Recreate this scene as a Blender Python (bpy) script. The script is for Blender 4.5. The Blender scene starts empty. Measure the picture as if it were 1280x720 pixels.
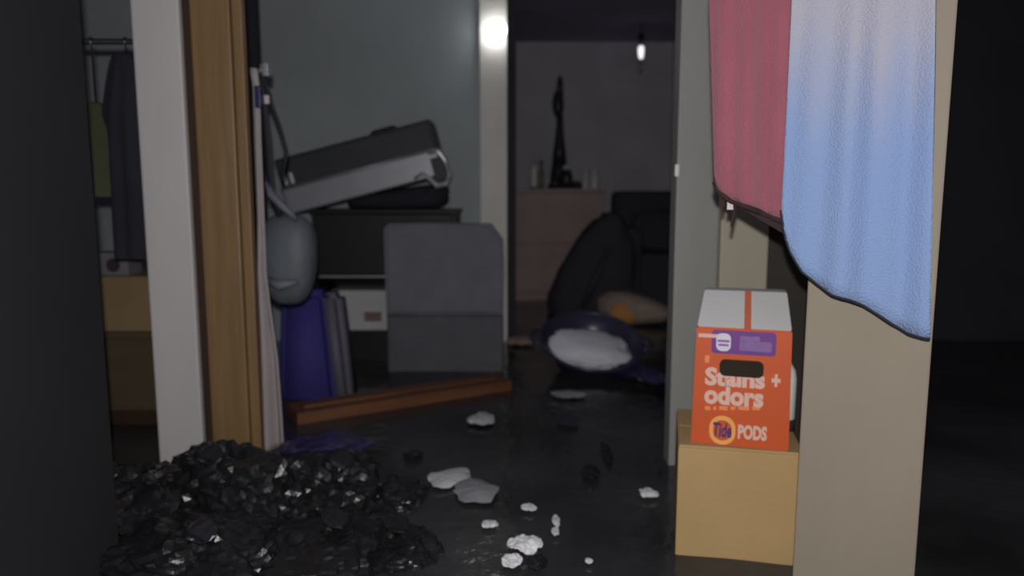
import bpy, bmesh, math, random
from mathutils import Vector, Matrix, noise

random.seed(7)
scene = bpy.context.scene
col = scene.collection

# ------------------------------------------------------------------ camera
FPX = 900.0
CAMZ = 0.85                       # eye height above the flood water
PITCH = math.radians(7.3)
cam_d = bpy.data.cameras.new('camera')
cam = bpy.data.objects.new('camera', cam_d)
col.objects.link(cam)
cam.location = (0, 0, CAMZ)
cam.rotation_euler = (math.pi / 2 - PITCH, 0, 0)
cam_d.sensor_width = 36
cam_d.lens = FPX / 1280 * 36
cam_d.clip_start = 0.02
cam_d.dof.use_dof = True
cam_d.dof.focus_distance = 1.2
cam_d.dof.aperture_fstop = 2.4
scene.camera = cam

# ------------------------------------------------------------------ world, torch, exposure
world = bpy.data.worlds.new('world')
scene.world = world
world.use_nodes = True
bg = world.node_tree.nodes['Background']
bg.inputs[0].default_value = (0.75, 0.8, 1.0, 1)
bg.inputs[1].default_value = 0.14

tl = bpy.data.lights.new('phone_torch', 'POINT')
tl.energy = 78
tl.color = (1.0, 0.98, 0.955)
tl.shadow_soft_size = 0.012
torch = bpy.data.objects.new('phone_torch', tl)
col.objects.link(torch)
torch.location = (-0.005, -0.02, CAMZ + 0.075)

vs = scene.view_settings
vs.view_transform = 'Standard'
vs.look = 'None'
vs.gamma = 1
vs.exposure = 0.0
vs.use_curve_mapping = False

# ------------------------------------------------------------------ pixel helpers (1280x720 frame)
CT, ST = math.cos(PITCH), math.sin(PITCH)


def at(px, py, Y):
    u = (px - 640) / FPX
    v = (360 - py) / FPX
    k = Y / (CT + v * ST)
    return Vector((u * k, Y, CAMZ + (-ST + v * CT) * k))


def zat(py, Y):
    return at(640, py, Y).z


def on_water(px, py, z=0.0):
    u = (px - 640) / FPX
    v = (360 - py) / FPX
    k = (CAMZ - z) / (ST - v * CT)
    return Vector((u * k, (CT + v * ST) * k, z))


def hit(px, py, p0, n):
    u = (px - 640) / FPX
    v = (360 - py) / FPX
    d = Vector((u, CT + v * ST, -ST + v * CT))
    o = Vector((0, 0, CAMZ))
    return o + d * ((Vector(p0) - o).dot(n) / d.dot(n))


def lin(c):
    return tuple(((x / 255) / 12.92 if x / 255 <= 0.04045 else ((x / 255 + 0.055) / 1.055) ** 2.4) for x in c)


# ------------------------------------------------------------------ materials
MATS = {}


def mat(name, rgb, rough=0.7, var=0.12, scale=6.0, bump=0.0, bscale=60.0, metal=0.0,
        emit=None, estr=0.0, spec=0.5, stretch=(1, 1, 1), trans=0.0, coat=0.0, sheen=0.0, ior=1.45):
    m = bpy.data.materials.new(name)
    m.use_nodes = True
    nt = m.node_tree
    b = nt.nodes['Principled BSDF']
    c = lin(rgb)
    tc = nt.nodes.new('ShaderNodeTexCoord')
    mp = nt.nodes.new('ShaderNodeMapping')
    mp.inputs['Scale'].default_value = stretch
    nt.links.new(tc.outputs['Object'], mp.inputs[0])
    nz = nt.nodes.new('ShaderNodeTexNoise')
    nz.inputs['Scale'].default_value = scale
    nz.inputs['Detail'].default_value = 5
    nt.links.new(mp.outputs[0], nz.inputs['Vector'])
    rp = nt.nodes.new('ShaderNodeValToRGB')
    rp.color_ramp.elements[0].position = 0.3
    rp.color_ramp.elements[1].position = 0.7
    rp.color_ramp.elements[0].color = (*[x * (1 - var) for x in c], 1)
    rp.color_ramp.elements[1].color = (*[min(1, x * (1 + var)) for x in c], 1)
    nt.links.new(nz.outputs[0], rp.inputs[0])
    nt.links.new(rp.outputs[0], b.inputs['Base Color'])
    b.inputs['Roughness'].default_value = rough
    b.inputs['Metallic'].default_value = metal
    b.inputs['Specular IOR Level'].default_value = spec
    b.inputs['Transmission Weight'].default_value = trans
    b.inputs['IOR'].default_value = ior
    b.inputs['Coat Weight'].default_value = coat
    b.inputs['Sheen Weight'].default_value = sheen
    if emit:
        b.inputs['Emission Color'].default_value = (*emit, 1)
        b.inputs['Emission Strength'].default_value = estr
    if bump:
        n2 = nt.nodes.new('ShaderNodeTexNoise')
        n2.inputs['Scale'].default_value = bscale
        n2.inputs['Detail'].default_value = 4
        nt.links.new(mp.outputs[0], n2.inputs['Vector'])
        bp = nt.nodes.new('ShaderNodeBump')
        bp.inputs['Strength'].default_value = bump
        bp.inputs['Distance'].default_value = 0.01
        nt.links.new(n2.outputs[0], bp.inputs['Height'])
        nt.links.new(bp.outputs[0], b.inputs['Normal'])
    MATS[name] = m
    return m


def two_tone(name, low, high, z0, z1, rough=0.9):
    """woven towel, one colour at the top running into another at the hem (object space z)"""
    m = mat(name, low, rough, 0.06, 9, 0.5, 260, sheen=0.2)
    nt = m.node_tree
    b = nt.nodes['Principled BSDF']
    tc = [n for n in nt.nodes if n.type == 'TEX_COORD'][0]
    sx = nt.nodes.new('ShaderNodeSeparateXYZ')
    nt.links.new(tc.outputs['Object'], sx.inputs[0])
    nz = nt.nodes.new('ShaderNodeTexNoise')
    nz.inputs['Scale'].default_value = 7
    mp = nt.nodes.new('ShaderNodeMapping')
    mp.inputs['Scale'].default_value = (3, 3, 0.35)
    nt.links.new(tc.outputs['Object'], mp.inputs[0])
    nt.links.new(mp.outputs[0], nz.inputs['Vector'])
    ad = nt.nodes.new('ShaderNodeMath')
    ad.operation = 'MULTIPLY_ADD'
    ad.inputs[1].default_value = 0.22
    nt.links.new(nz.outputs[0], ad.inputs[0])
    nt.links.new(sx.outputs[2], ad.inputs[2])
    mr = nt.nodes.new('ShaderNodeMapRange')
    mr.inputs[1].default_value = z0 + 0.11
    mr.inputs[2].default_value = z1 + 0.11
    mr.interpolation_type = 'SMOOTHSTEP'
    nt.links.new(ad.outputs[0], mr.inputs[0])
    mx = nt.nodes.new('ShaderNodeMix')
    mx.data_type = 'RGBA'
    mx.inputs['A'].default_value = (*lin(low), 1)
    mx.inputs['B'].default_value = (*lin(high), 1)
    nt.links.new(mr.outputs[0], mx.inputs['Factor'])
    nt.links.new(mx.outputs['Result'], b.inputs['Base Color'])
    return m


mat('water', (58, 58, 59), 0.12, 0.5, 2.2, 0.35, 16, spec=0.35)
mat('floor', (60, 55, 50), 0.9)
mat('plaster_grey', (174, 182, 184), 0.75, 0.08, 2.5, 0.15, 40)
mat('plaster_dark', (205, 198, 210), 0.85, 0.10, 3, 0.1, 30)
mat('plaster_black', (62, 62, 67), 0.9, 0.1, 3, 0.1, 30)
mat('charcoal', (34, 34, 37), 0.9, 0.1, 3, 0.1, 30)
mat('ceiling', (176, 168, 196), 0.9, 0.1, 2)
mat('white_paint', (194, 190, 188), 0.55, 0.05, 5, 0.1, 30, stretch=(1, 1, .3))
mat('cream_paint', (176, 170, 150), 0.6, 0.05, 5, 0.1, 30, stretch=(1, 1, .3))
mat('grey_paint', (150, 150, 146), 0.6, 0.08, 4, 0.15, 30, stretch=(1, 1, .3))
mat('brown_wall', (66, 60, 54), 0.8, 0.1, 4)
mat('post_white', (240, 236, 226), 0.6, 0.05, 5)
mat('oak', (130, 103, 68), 0.5, 0.16, 7, 0.15, 40, stretch=(6, 6, .35))
mat('oak_dark', (56, 38, 24), 0.6, 0.2, 7, 0.1, 40, stretch=(6, 6, .35))
mat('cabinet_beige', (146, 136, 120), 0.7, 0.07, 3.5, 0.12, 50, stretch=(1, 1, .5))
mat('cardboard', (184, 153, 106), 0.9, 0.06, 5, 0.12, 90)
mat('cardboard_old', (140, 118, 86), 0.9, 0.08, 5, 0.12, 90)
mat('olive_wood', (84, 72, 52), 0.7, 0.12, 6, stretch=(.5, 4, 4))
mat('tape', (150, 122, 78), 0.45, 0.04)
mat('orange', (206, 88, 40), 0.5, 0.04, 4)
mat('orange_side', (206, 88, 40), 0.55, 0.04, 4)
mat('carton_white', (206, 206, 204), 0.55, 0.03, 5)
mat('red_strip', (206, 110, 82), 0.5, 0.03)
mat('purple', (112, 58, 136), 0.5, 0.08, 60)
mat('lilac', (136, 100, 160), 0.5, 0.1, 60)
mat('label_white', (222, 212, 226), 0.5, 0.03)
mat('print_pale', (226, 186, 170), 0.5, 0.03)
mat('print_faint', (240, 140, 92), 0.5, 0.03)
mat('ring_yellow', (246, 172, 92), 0.5, 0.03)
mat('print_blue', (74, 52, 110), 0.5, 0.03)
mat('slot_dark', (46, 36, 24), 0.9, 0.05)
mat('pink_towel', (158, 90, 104), 0.95, 0.10, 8, 0.6, 240, stretch=(2, 2, .6), sheen=0.2)
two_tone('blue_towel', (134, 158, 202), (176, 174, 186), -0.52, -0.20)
mat('hem_navy', (48, 50, 64), 0.9)  # dark hem tone that also carries the shadow along the blue towel's edge
mat('hem_dark', (52, 36, 38), 0.9)
mat('tag_white', (200, 190, 188), 0.7)
mat('chrome', (170, 172, 176), 0.2, 0.03, metal=1.0)
mat('silver', (160, 162, 168), 0.42, 0.06, 8, metal=0.35)
mat('steel_bracket', (214, 216, 220), 0.3, 0.06, metal=0.6)
mat('case_dark', (62, 64, 68), 0.6, 0.1, 7)
mat('white_plastic', (232, 232, 230), 0.25, 0.02)
mat('black_wood', (26, 26, 28), 0.55, 0.15, 6)
mat('cabinet_hollow', (24, 24, 26), 0.8, 0.1)
mat('upholstery', (126, 126, 134), 0.95, 0.08, 10, 0.5, 220)
mat('upholstery_low', (104, 104, 110), 0.95, 0.10, 10, 0.5, 220)
mat('blue_fabric', (66, 58, 136), 0.75, 0.12, 5, 0.3, 140)
mat('grey_nylon', (104, 102, 112), 0.6, 0.1, 6, 0.2, 90)
mat('bag_grey', (94, 100, 106), 0.55, 0.10, 6, 0.2, 60)
mat('strap_grey', (112, 112, 124), 0.6, 0.1, 20)
mat('strap_dark', (44, 46, 54), 0.7, 0.1)
mat('cloth_white', (176, 166, 166), 0.9, 0.05, 7, 0.3, 160)
mat('clip_blue', (52, 54, 92), 0.4)
mat('plank', (118, 78, 52), 0.45, 0.25, 6, 0.2, 30, stretch=(.5, 5, 5))
mat('trash_bag', (30, 30, 32), 0.3, 0.2, 5, 0.3, 40, spec=0.6)
mat('bag_purple', (58, 52, 92), 0.3, 0.25, 9, 0.2, 40, spec=0.6)
mat('glint_plastic', (240, 242, 246), 0.18, 0.2, 9, spec=0.8)  # near-white plastic, torch glints painted into its colour
mat('pale_plastic', (150, 152, 154), 0.4, 0.1, 9)
mat('foam_white', (196, 198, 198), 0.7, 0.05, 9)
mat('basin_navy', (60, 60, 82), 0.3, 0.15, 6, spec=0.6)
mat('cloth_pale', (232, 234, 242), 0.9, 0.05, 6, 0.3, 120)
mat('orange_bag', (214, 150, 88), 0.6, 0.15, 6)
mat('tan_bag', (176, 156, 142), 0.7, 0.15, 6)
mat('dresser', (176, 152, 146), 0.5, 0.12, 5, 0.1, 20, stretch=(1, 4, .8))
mat('dresser_top', (176, 160, 156), 0.5, 0.1, 5)
mat('dark_stoneware', (58, 59, 64), 0.35, 0.1)
mat('grey_glass', (220, 224, 220), 0.2, 0.05, 9)
mat('candle', (255, 253, 245), 0.35, 0.03)  # wax made near-white to hold a bright glint
mat('brass_dull', (130, 122, 96), 0.4, 0.05, metal=0.2)
mat('sofa', (70, 69, 78), 0.9, 0.1, 8, 0.3, 160)
mat('coat', (42, 41, 50), 0.9, 0.15, 7, 0.3, 120)
mat('olive_cloth', (70, 72, 52), 0.9, 0.1, 8, 0.3, 120)
mat('small_carton', (118, 114, 120), 0.8, 0.08, 9)
mat('mark_dark', (56, 46, 50), 0.8)
mat('red_mark', (132, 106, 102), 0.7)
mat('glint_glow', (255, 255, 255), 0.3, 0.0, emit=(0.95, 0.96, 1.0), estr=7.0)  # emission standing in for the torch's reflection; also brightens the post
mat('bulb_glow', (255, 255, 255), 0.3, 0.0, emit=(1.0, 1.0, 1.0), estr=1.1)
mat('bulb_glass', (140, 140, 146), 0.15, 0.0)
mat('globe_mount', (120, 120, 118), 0.5)


# ------------------------------------------------------------------ mesh helpers
def obj(name, bm, m, parent=None, loc=None, rot=None, smooth=False):
    me = bpy.data.meshes.new(name)
    bmesh.ops.recalc_face_normals(bm, faces=bm.faces)
    bm.to_mesh(me)
    bm.free()
    me.materials.append(MATS[m])
    if smooth:
        for p in me.polygons:
            p.use_smooth = True
    o = bpy.data.objects.new(name, me)
    col.objects.link(o)
    if parent:
        o.parent = parent
    if loc is not None:
        o.location = loc
    if rot is not None:
        o.rotation_euler = rot
    return o


def thing(name, label, cat, loc=(0, 0, 0), rot=(0, 0, 0), group=None):
    o = bpy.data.objects.new(name, None)
    o.empty_display_size = 0.05
    col.objects.link(o)
    o.location = loc
    o.rotation_euler = rot
    return tag(o, label, cat, group)


def tag(o, label, cat, group=None, kind=None):
    o['label'] = label
    o['category'] = cat
    if group:
        o['group'] = group
    if kind:
        o['kind'] = kind
    return o


def struct(o, label=None, cat=None):
    o['kind'] = 'structure'
    if label:
        o['label'] = label
    if cat:
        o['category'] = cat
    return o


def box(bm, x0, x1, y0, y1, z0, z1, bev=0.0, seg=2):
    r = bmesh.ops.create_cube(bm, size=1)
    vs_ = r['verts']
    for v in vs_:
        v.co = Vector((x0 + (v.co.x + .5) * (x1 - x0), y0 + (v.co.y + .5) * (y1 - y0), z0 + (v.co.z + .5) * (z1 - z0)))
    if bev > 0:
        es = list({e for v in vs_ for e in v.link_edges})
        bmesh.ops.bevel(bm, geom=es, offset=bev, segments=seg, profile=0.6, affect='EDGES')
    return bm


def B(x0, x1, y0, y1, z0, z1, bev=0.0, seg=2):
    return box(bmesh.new(), x0, x1, y0, y1, z0, z1, bev, seg)


def tube(bm, pts, r, n=8, flat=1.0):
    pts = [Vector(p) for p in pts]
    rs = r if isinstance(r, (list, tuple)) else [r] * len(pts)
    rings = []
    up = Vector((0.13, 0.21, 0.97))
    for i, p in enumerate(pts):
        d = (pts[min(i + 1, len(pts) - 1)] - pts[max(i - 1, 0)]).normalized()
        a = d.cross(up)
        if a.length < 1e-4:
            a = d.cross(Vector((1, 0, 0)))
        a.normalize()
        b = a.cross(d)
        rings.append([bm.verts.new(p + (a * math.cos(t) + b * math.sin(t) * flat) * rs[i])
                      for t in [2 * math.pi * k / n for k in range(n)]])
    for A, C in zip(rings, rings[1:]):
        for k in range(n):
            bm.faces.new((A[k], A[(k + 1) % n], C[(k + 1) % n], C[k]))
    bm.faces.new(rings[0])
    bm.faces.new(rings[-1])
    return bm


def lathe(bm, prof, n=24, cx=0, cy=0):
    rings = []
    for r, z in prof:
        rings.append([bm.verts.new((cx + max(r, 1e-4) * math.cos(2 * math.pi * k / n),
                                    cy + max(r, 1e-4) * math.sin(2 * math.pi * k / n), z)) for k in range(n)])
    for A, C in zip(rings, rings[1:]):
        for k in range(n):
            bm.faces.new((A[k], A[(k + 1) % n], C[(k + 1) % n], C[k]))
    bm.faces.new(rings[0])
    bm.faces.new(rings[-1])
    return bm


def crumple(p, s, seed):
    q = p * s + Vector((seed * 3.1, seed * 1.7, seed * 5.3))
    a = 1 - abs(noise.noise(q)) * 2
    b = 1 - abs(noise.noise(q * 2.3 + Vector((5, 1, 2)))) * 2
    c = noise.noise(q * 0.5)
    return 0.5 * a + 0.28 * b + 0.6 * c


def blob(bm, rx, ry, rz, sub=4, amp=0.2, freq=3.0, seed=1, power=2.0, knead=None):
    r = bmesh.ops.create_icosphere(bm, subdivisions=sub, radius=1)
    for v in r['verts']:
        n = v.co.normalized()
        k = (abs(n.x) ** power + abs(n.y) ** power + abs(n.z) ** power) ** (-1 / power)
        d = crumple(n, freq, seed) * amp
        q = n * k * (1 + d)
        v.co = Vector((q.x * rx, q.y * ry, q.z * rz))
    if knead:
        for v in r['verts']:
            v.co = knead(v.co)
    return bm


def grid_mesh(bm, nu, nv, f):
    g = [[bm.verts.new(f(i / nu, j / nv)) for j in range(nv + 1)] for i in range(nu + 1)]
    for i in range(nu):
        for j in range(nv):
            bm.faces.new((g[i][j], g[i + 1][j], g[i + 1][j + 1], g[i][j + 1]))
    return bm


def solid(o, t, off=0):
    m = o.modifiers.new('thickness', 'SOLIDIFY')
    m.thickness = t
    m.offset = off
    return o


def lerp_tab(tab, x):
    if x <= tab[0][0]:
        return tab[0][1]
    for (a, b), (c, d) in zip(tab, tab[1:]):
        if x <= c:
            return b + (d - b) * (x - a) / (c - a)
    return tab[-1][1]


def prism(bm, poly, y0, y1):
    """polygon in x,z extruded from y0 to y1"""
    A = [bm.verts.new((x, y0, z)) for x, z in poly]
    C = [bm.verts.new((x, y1, z)) for x, z in poly]
    bm.faces.new(A)
    bm.faces.new(C)
    for i in range(len(poly)):
        j = (i + 1) % len(poly)
        bm.faces.new((A[i], A[j], C[j], C[i]))
    return bm


# ------------------------------------------------------------------ the setting
ZF = -0.45
ZC = 2.2
struct(obj('floor', B(-3.2, 3.2, -1.3, 6.8, ZF - .1, ZF), 'floor'))
struct(obj('ceiling', B(-3.2, 3.2, -1.3, 6.8, ZC, ZC + .1), 'ceiling'))
struct(obj('wall_far', B(-3.2, 3.2, 6.6, 6.7, ZF, ZC), 'plaster_dark'))
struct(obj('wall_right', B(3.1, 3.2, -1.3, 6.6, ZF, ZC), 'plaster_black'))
struct(obj('wall_outer_left', B(-3.2, -3.1, -1.3, 6.6, ZF, ZC), 'plaster_grey'))
# near charcoal wall on the left, ends just before the first opening
xl = at(125, 360, 1.62).x
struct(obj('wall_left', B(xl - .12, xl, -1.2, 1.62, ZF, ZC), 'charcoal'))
# grey wall at the back of the left room with the pale post on its end
YB = 4.2
xg0, xg1 = -3.1, at(602, 150, YB).x
struct(obj('wall_back', B(xg0, xg1, YB, YB + .12, ZF, ZC), 'plaster_grey'))
xp0, xp1 = at(600, 150, YB - .03).x, at(634, 150, YB - .03).x
struct(obj('trim_1', B(xp0, xp1, YB - .04, YB + .16, ZF, ZC, .006), 'post_white'))
xd0, xd1 = at(303, 150, YB).x, at(331, 150, YB).x
struct(obj('trim_2', B(xd0, xd1, YB - .09, YB, ZF, ZC, .01), 'plaster_black'))
# dark side of the next room, seen edge-on beside the pale post
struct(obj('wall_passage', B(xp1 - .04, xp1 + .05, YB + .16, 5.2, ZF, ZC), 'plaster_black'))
# wall past the right of that opening
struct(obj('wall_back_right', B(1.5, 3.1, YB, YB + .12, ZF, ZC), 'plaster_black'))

# pier between the two openings: white casing, dark gap, oak frame
YP = 2.1
w0, w1 = at(166, 60, YP + .045).x, at(226, 60, YP + .045).x
o0, o1, o2, o3 = at(237, 60, YP + .03).x, at(287, 60, YP + .03).x, at(291, 60, YP + .045).x, at(304, 60, YP + .045).x
struct(obj('wall_pier', B(w0 + .02, o3 - .03, YP + .07, YP + .15, ZF, ZC), 'oak_dark'))
struct(obj('trim_3', B(w0, w1, YP + .045, YP + .07, ZF, ZC, .006), 'white_paint'))
tr = struct(obj('trim_4', B(o0, o1, YP + .04, YP + .07, ZF, ZC, .006), 'oak'))
obj('door_stop', B(o2, o3, YP + .045, YP + .075, ZF, ZC, .004), 'oak', tr)

# right pier: grey painted jamb, cream board, dark brown wall
YR = 2.2
j0, j1 = at(848, 150, YR).x, at(907, 150, YR).x
jw = struct(obj('trim_5', B(j0, j1, YR, YR + .08, ZF, ZC, .006), 'grey_paint'))
sp = at(846, 214, YR)
obj('latch_plate', B(sp.x - .006, sp.x + .006, YR - .006, YR + .004, sp.z - .016, sp.z + .02, .002), 'white_plastic', jw)
struct(obj('wall_pier_right', B(j1 - .005, 1.08, YR + .03, YR + .13, ZF, ZC), 'brown_wall'))
c0, c1 = at(901, 300, YR - .05).x, at(961, 300, YR - .05).x
struct(obj('trim_6', B(c0, c1, YR - .05, YR - .01, ZF, ZC, .005), 'cream_paint'))
struct(obj('trim_7', B(-3.1, 3.1, YP + .02, YP + .2, 1.85, ZC), 'plaster_dark'))

# flood water
def wf(u, v):
    x = -3.09 + 6.18 * u
    y = -1.19 + 7.78 * v
    h = noise.noise(Vector((x * 2.2, y * 2.2, 1))) * .006 + noise.noise(Vector((x * 7, y * 7, 4))) * .0025
    return Vector((x, y, h))


tag(obj('floodwater', grid_mesh(bmesh.new(), 170, 210, wf), 'water', smooth=True),
    'black murky flood water covering the whole floor', 'water', kind='stuff')

# ------------------------------------------------------------------ beige cabinet on the right, towels on its rail
CA = math.radians(-24)
cfl = Vector((0.588, 1.45, 0))
wdir = Vector((math.cos(CA), math.sin(CA), 0))
ddir = Vector((-math.sin(CA), math.cos(CA), 0))
cl = hit(1010, 350, cfl, ddir)
cr = hit(1157, 540, cfl, ddir)
CW = (cr - cl).dot(wdir)
cab = thing('tall_cabinet', 'tall plain beige cabinet behind the blue towel', 'cabinet', (cl.x, cl.y, ZF), (0, 0, CA))
H = 1.52 - ZF
obj('body', B(.004, CW - .004, .018, .42, 0, H, .004), 'cabinet_beige', cab)
obj('front_panel', B(0, CW, 0, .017, 0, H, .004), 'cabinet_beige', cab)
obj('top_board', B(-.012, CW + .012, -.012, .43, H, H + .022, .004), 'cabinet_beige', cab)
ROFF = 0.055
ZR = 1.42
rail = thing('towel_rail', 'chrome towel rail fixed across the top of the beige cabinet', 'rail', (cl.x, cl.y, 0), (0, 0, CA))
obj('bar', tube(bmesh.new(), [(-.30, -ROFF, ZR), (CW + .02, -ROFF, ZR)], .009, 12), 'chrome', rail, smooth=True)
for bx_ in (.05, CW - .05):
    obj('bracket', tube(bmesh.new(), [(bx_, -.001, ZR), (bx_, -ROFF, ZR)], .008, 10), 'chrome', rail, smooth=True)


def make_towel(name, label, m, hem_m, off, hem_tab, px_top, px_bot, folds, hem_w, back=.24, phase=0.0, loose=.0):
    """cloth folded over the rail; columns run down to the hem read from the photograph"""
    p0 = cfl - ddir * (ROFF + off)
    root = thing(name, label, 'towel', (cl.x, cl.y, ZR), (0, 0, CA))
    inv = (Matrix.Translation((cl.x, cl.y, ZR)) @ Matrix.Rotation(CA, 4, 'Z')).inverted()
    nu, nv = 60, 40

    def f(s, t):
        pb = px_bot[0] + (px_bot[1] - px_bot[0]) * s
        pt = px_top[0] + (px_top[1] - px_top[0]) * s
        bot = inv @ hit(pb, lerp_tab(hem_tab, pb), p0, ddir)
        top = inv @ hit(pt, 0, p0, ddir)
        # z runs: back flap, round the bar, front
        R = .010 + off * 0
        if t < .15:
            k = t / .15
            z = -back * (1 - k)
            return Vector((top.x, -ROFF + R + .001, z))
        if t < .25:
            a = (t - .15) / .10 * math.pi
            return Vector((top.x, -ROFF + math.cos(a) * (R + .001), math.sin(a) * (R + .001)))
        k = (t - .25) / .75
        z = bot.z * k
        kk = min(1, z / min(top.z, -.01)) if z > top.z else 1
        kx = max(0, min(1, (z - top.z) / (bot.z - top.z))) if z < top.z else 0
        x = top.x + (bot.x - top.x) * kx
        amp = min(1, k * 2.2)
        y = -ROFF - R - .001 - off * min(1, k * 3)
        y += amp * (.010 * math.sin(s * folds * 6.28 + phase + .8 * k) + .005 * math.sin(s * folds * 14.1 + 2.0 * k + phase))
        y -= amp * .004
        return Vector((x, y, z))
    o = solid(obj('cloth', grid_mesh(bmesh.new(), nu, nv, f), m, root, smooth=True), .006)
    # hem band along the lower edge; the blue one also holds the shadow there
    bm = bmesh.new()
    pts = []
    for i in range(nu + 1):
        pts.append(f(i / nu, 1.0) + Vector((0, 0, -hem_w * .3)))
    tube(bm, pts, hem_w, 6)
    obj('hem', bm, hem_m, root, smooth=True)
    return root, f


make_towel('blue_towel', 'large blue towel with dark shadow-toned hem hanging over the beige cabinet', 'blue_towel', 'hem_navy', .018,
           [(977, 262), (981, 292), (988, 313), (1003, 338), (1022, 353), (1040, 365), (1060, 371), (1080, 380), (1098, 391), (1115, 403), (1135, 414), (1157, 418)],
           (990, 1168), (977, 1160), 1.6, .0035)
pt, pf = make_towel('pink_towel', 'dusty pink towel hanging beside the blue towel above the orange carton', 'pink_towel', 'hem_dark', .0,
                    [(893, 224), (899, 238), (915, 250), (935, 257), (955, 266), (975, 274), (995, 280)],
                    (887, 992), (894, 992), 1.3, .006, phase=1.1)
# dark lining and a little tag hanging from the pink towel
a = pf(.28, 1); b = pf(.93, 1)
lo = solid(obj('lining', grid_mesh(bmesh.new(), 16, 3, lambda s, t: a + (b - a) * s + Vector((0, .012, .012 - t * (.020 + .020 * s)))), 'hem_dark', pt), .004)
q = pf(.14, 1)
obj('hanging_loop', B(q.x - .008, q.x - .001, q.y + .006, q.y + .012, q.z - .024, q.z + .012, .002), 'hem_dark', pt)
obj('care_tag', B(q.x + .004, q.x + .017, q.y + .004, q.y + .008, q.z - .028, q.z + .012, .001), 'tag_white', pt)
q = pf(.28, 1)
obj('loose_thread', tube(bmesh.new(), [(q.x - .002, q.y + .01, q.z), (q.x - .004, q.y + .01, q.z - .02), (q.x - .008, q.y + .01, q.z - .05)], [.006, .004, .0025], 6), 'hem_dark', pt)

# ------------------------------------------------------------------ cardboard box with the orange carton on it
BA = math.radians(-12)
bw = Vector((math.cos(BA), math.sin(BA), 0))
bd = Vector((-math.sin(BA), math.cos(BA), 0))
bc = on_water(921, 700)
pl = hit(846, 620, bc, bd)
pr = hit(1004, 620, bc, bd)
BW = (pr - pl).dot(bw)
BH = hit(920, 561, bc, bd).z
ZB0 = hit(920, 701, bc, bd).z
cb = thing('cardboard_box', 'plain tan cardboard box standing in the water under the orange carton', 'box', (pl.x, pl.y, ZF), (0, 0, BA))
obj('carton_body', B(0, BW, 0, .30, 0, BH - ZF - .006, .004), 'cardboard', cb)
obj('flap', B(.002, BW - .002, .002, .149, BH - ZF - .006, BH - ZF, .001), 'cardboard', cb)
obj('flap', B(.002, BW - .002, .151, .298, BH - ZF - .006, BH - ZF, .001), 'cardboard', cb)
jb = Vector((pl.x, pl.y, BH)) + bw * (BW - .023) + bd * .165
# the carton on top is turned a little further
BA = math.radians(-17)
bw = Vector((math.cos(BA), math.sin(BA), 0))
bd = Vector((-math.sin(BA), math.cos(BA), 0))

tc0 = bc + bd * .014
tl0 = hit(863, 556, tc0, bd)
tr0 = hit(986, 560, tc0, bd)
tl1 = hit(871, 408, tc0, bd)
tr1 = hit(991, 408, tc0, bd)
TZ = BH
tro = Vector((tl0.x, tl0.y, TZ))
TW = (tr0 - tl0).dot(bw)
ox = (tl1 - tl0).dot(bw)
TWt = (tr1 - tl1).dot(bw)
TH = tl1.z - TZ
TD = .16
carton = thing('detergent_carton', 'orange laundry carton with white sloped top standing on the cardboard box', 'carton', tuple(tro), (0, 0, BA))
# the box is a touch wider at the top
bm = bmesh.new()
v = [bm.verts.new(c) for c in ((0, 0, 0), (TW, 0, 0), (TW, TD, 0), (0, TD, 0), (ox, 0, TH), (ox + TWt, 0, TH), (ox + TWt, TD, TH), (ox, TD, TH))]
for fidx in ((0, 1, 2, 3), (4, 5, 6, 7), (0, 1, 5, 4), (1, 2, 6, 5), (2, 3, 7, 6), (3, 0, 4, 7)):
    bm.faces.new([v[i] for i in fidx])
bmesh.ops.bevel(bm, geom=list(bm.edges), offset=.003, segments=2, affect='EDGES')
obj('carton_body', bm, 'orange', carton)
# white top sloping up to the back
e0, e1 = hit(881, 362, tc0 + bd * .10, bd), hit(984, 362, tc0 + bd * .10, bd)
tx0 = (e0 - tro).dot(bw)
tx1 = (e1 - tro).dot(bw)
tz1 = e0.z - TZ
bm = bmesh.new()
v = [bm.verts.new(c) for c in ((ox + .001, .001, TH), (ox + TWt - .001, .001, TH), (ox + TWt - .001, TD - .001, TH), (ox + .001, TD - .001, TH),
                               (tx0, .10, tz1), (tx1, .10, tz1), (tx1, TD - .001, tz1), (tx0, TD - .001, tz1))]
for fidx in ((0, 1, 2, 3), (4, 5, 6, 7), (0, 1, 5, 4), (1, 2, 6, 5), (2, 3, 7, 6), (3, 0, 4, 7)):
    bm.faces.new([v[i] for i in fidx])
bmesh.ops.bevel(bm, geom=list(bm.edges), offset=.002, segments=2, affect='EDGES')
lid = obj('sloped_top', bm, 'carton_white', carton)
lid['label'] = 'white sloped top'
# red strip running up the slope
cxm = (hit(935, 400, tc0, bd) - tro).dot(bw)
bm = bmesh.new()
n_ = Vector((0, -(tz1 - TH), .099)).normalized() * .0015
pa, pb_ = Vector((cxm, .001, TH)), Vector((cxm, .10, tz1))
hw = .0075
qs = [pa + Vector((-hw, 0, 0)), pa + Vector((hw, 0, 0)), pb_ + Vector((hw, 0, 0)), pb_ + Vector((-hw, 0, 0))]
A_ = [bm.verts.new(x - n_) for x in qs]
C_ = [bm.verts.new(x + n_) for x in qs]
bm.faces.new(A_); bm.faces.new(C_)
for i in range(4):
    bm.faces.new((A_[i], A_[(i + 1) % 4], C_[(i + 1) % 4], C_[i]))
obj('pull_strip', bm, 'red_strip', lid)


def T(px, py):
    p = hit(px, py, tc0, bd) - tro
    return Vector((p.dot(bw), 0, p.z))


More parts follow.
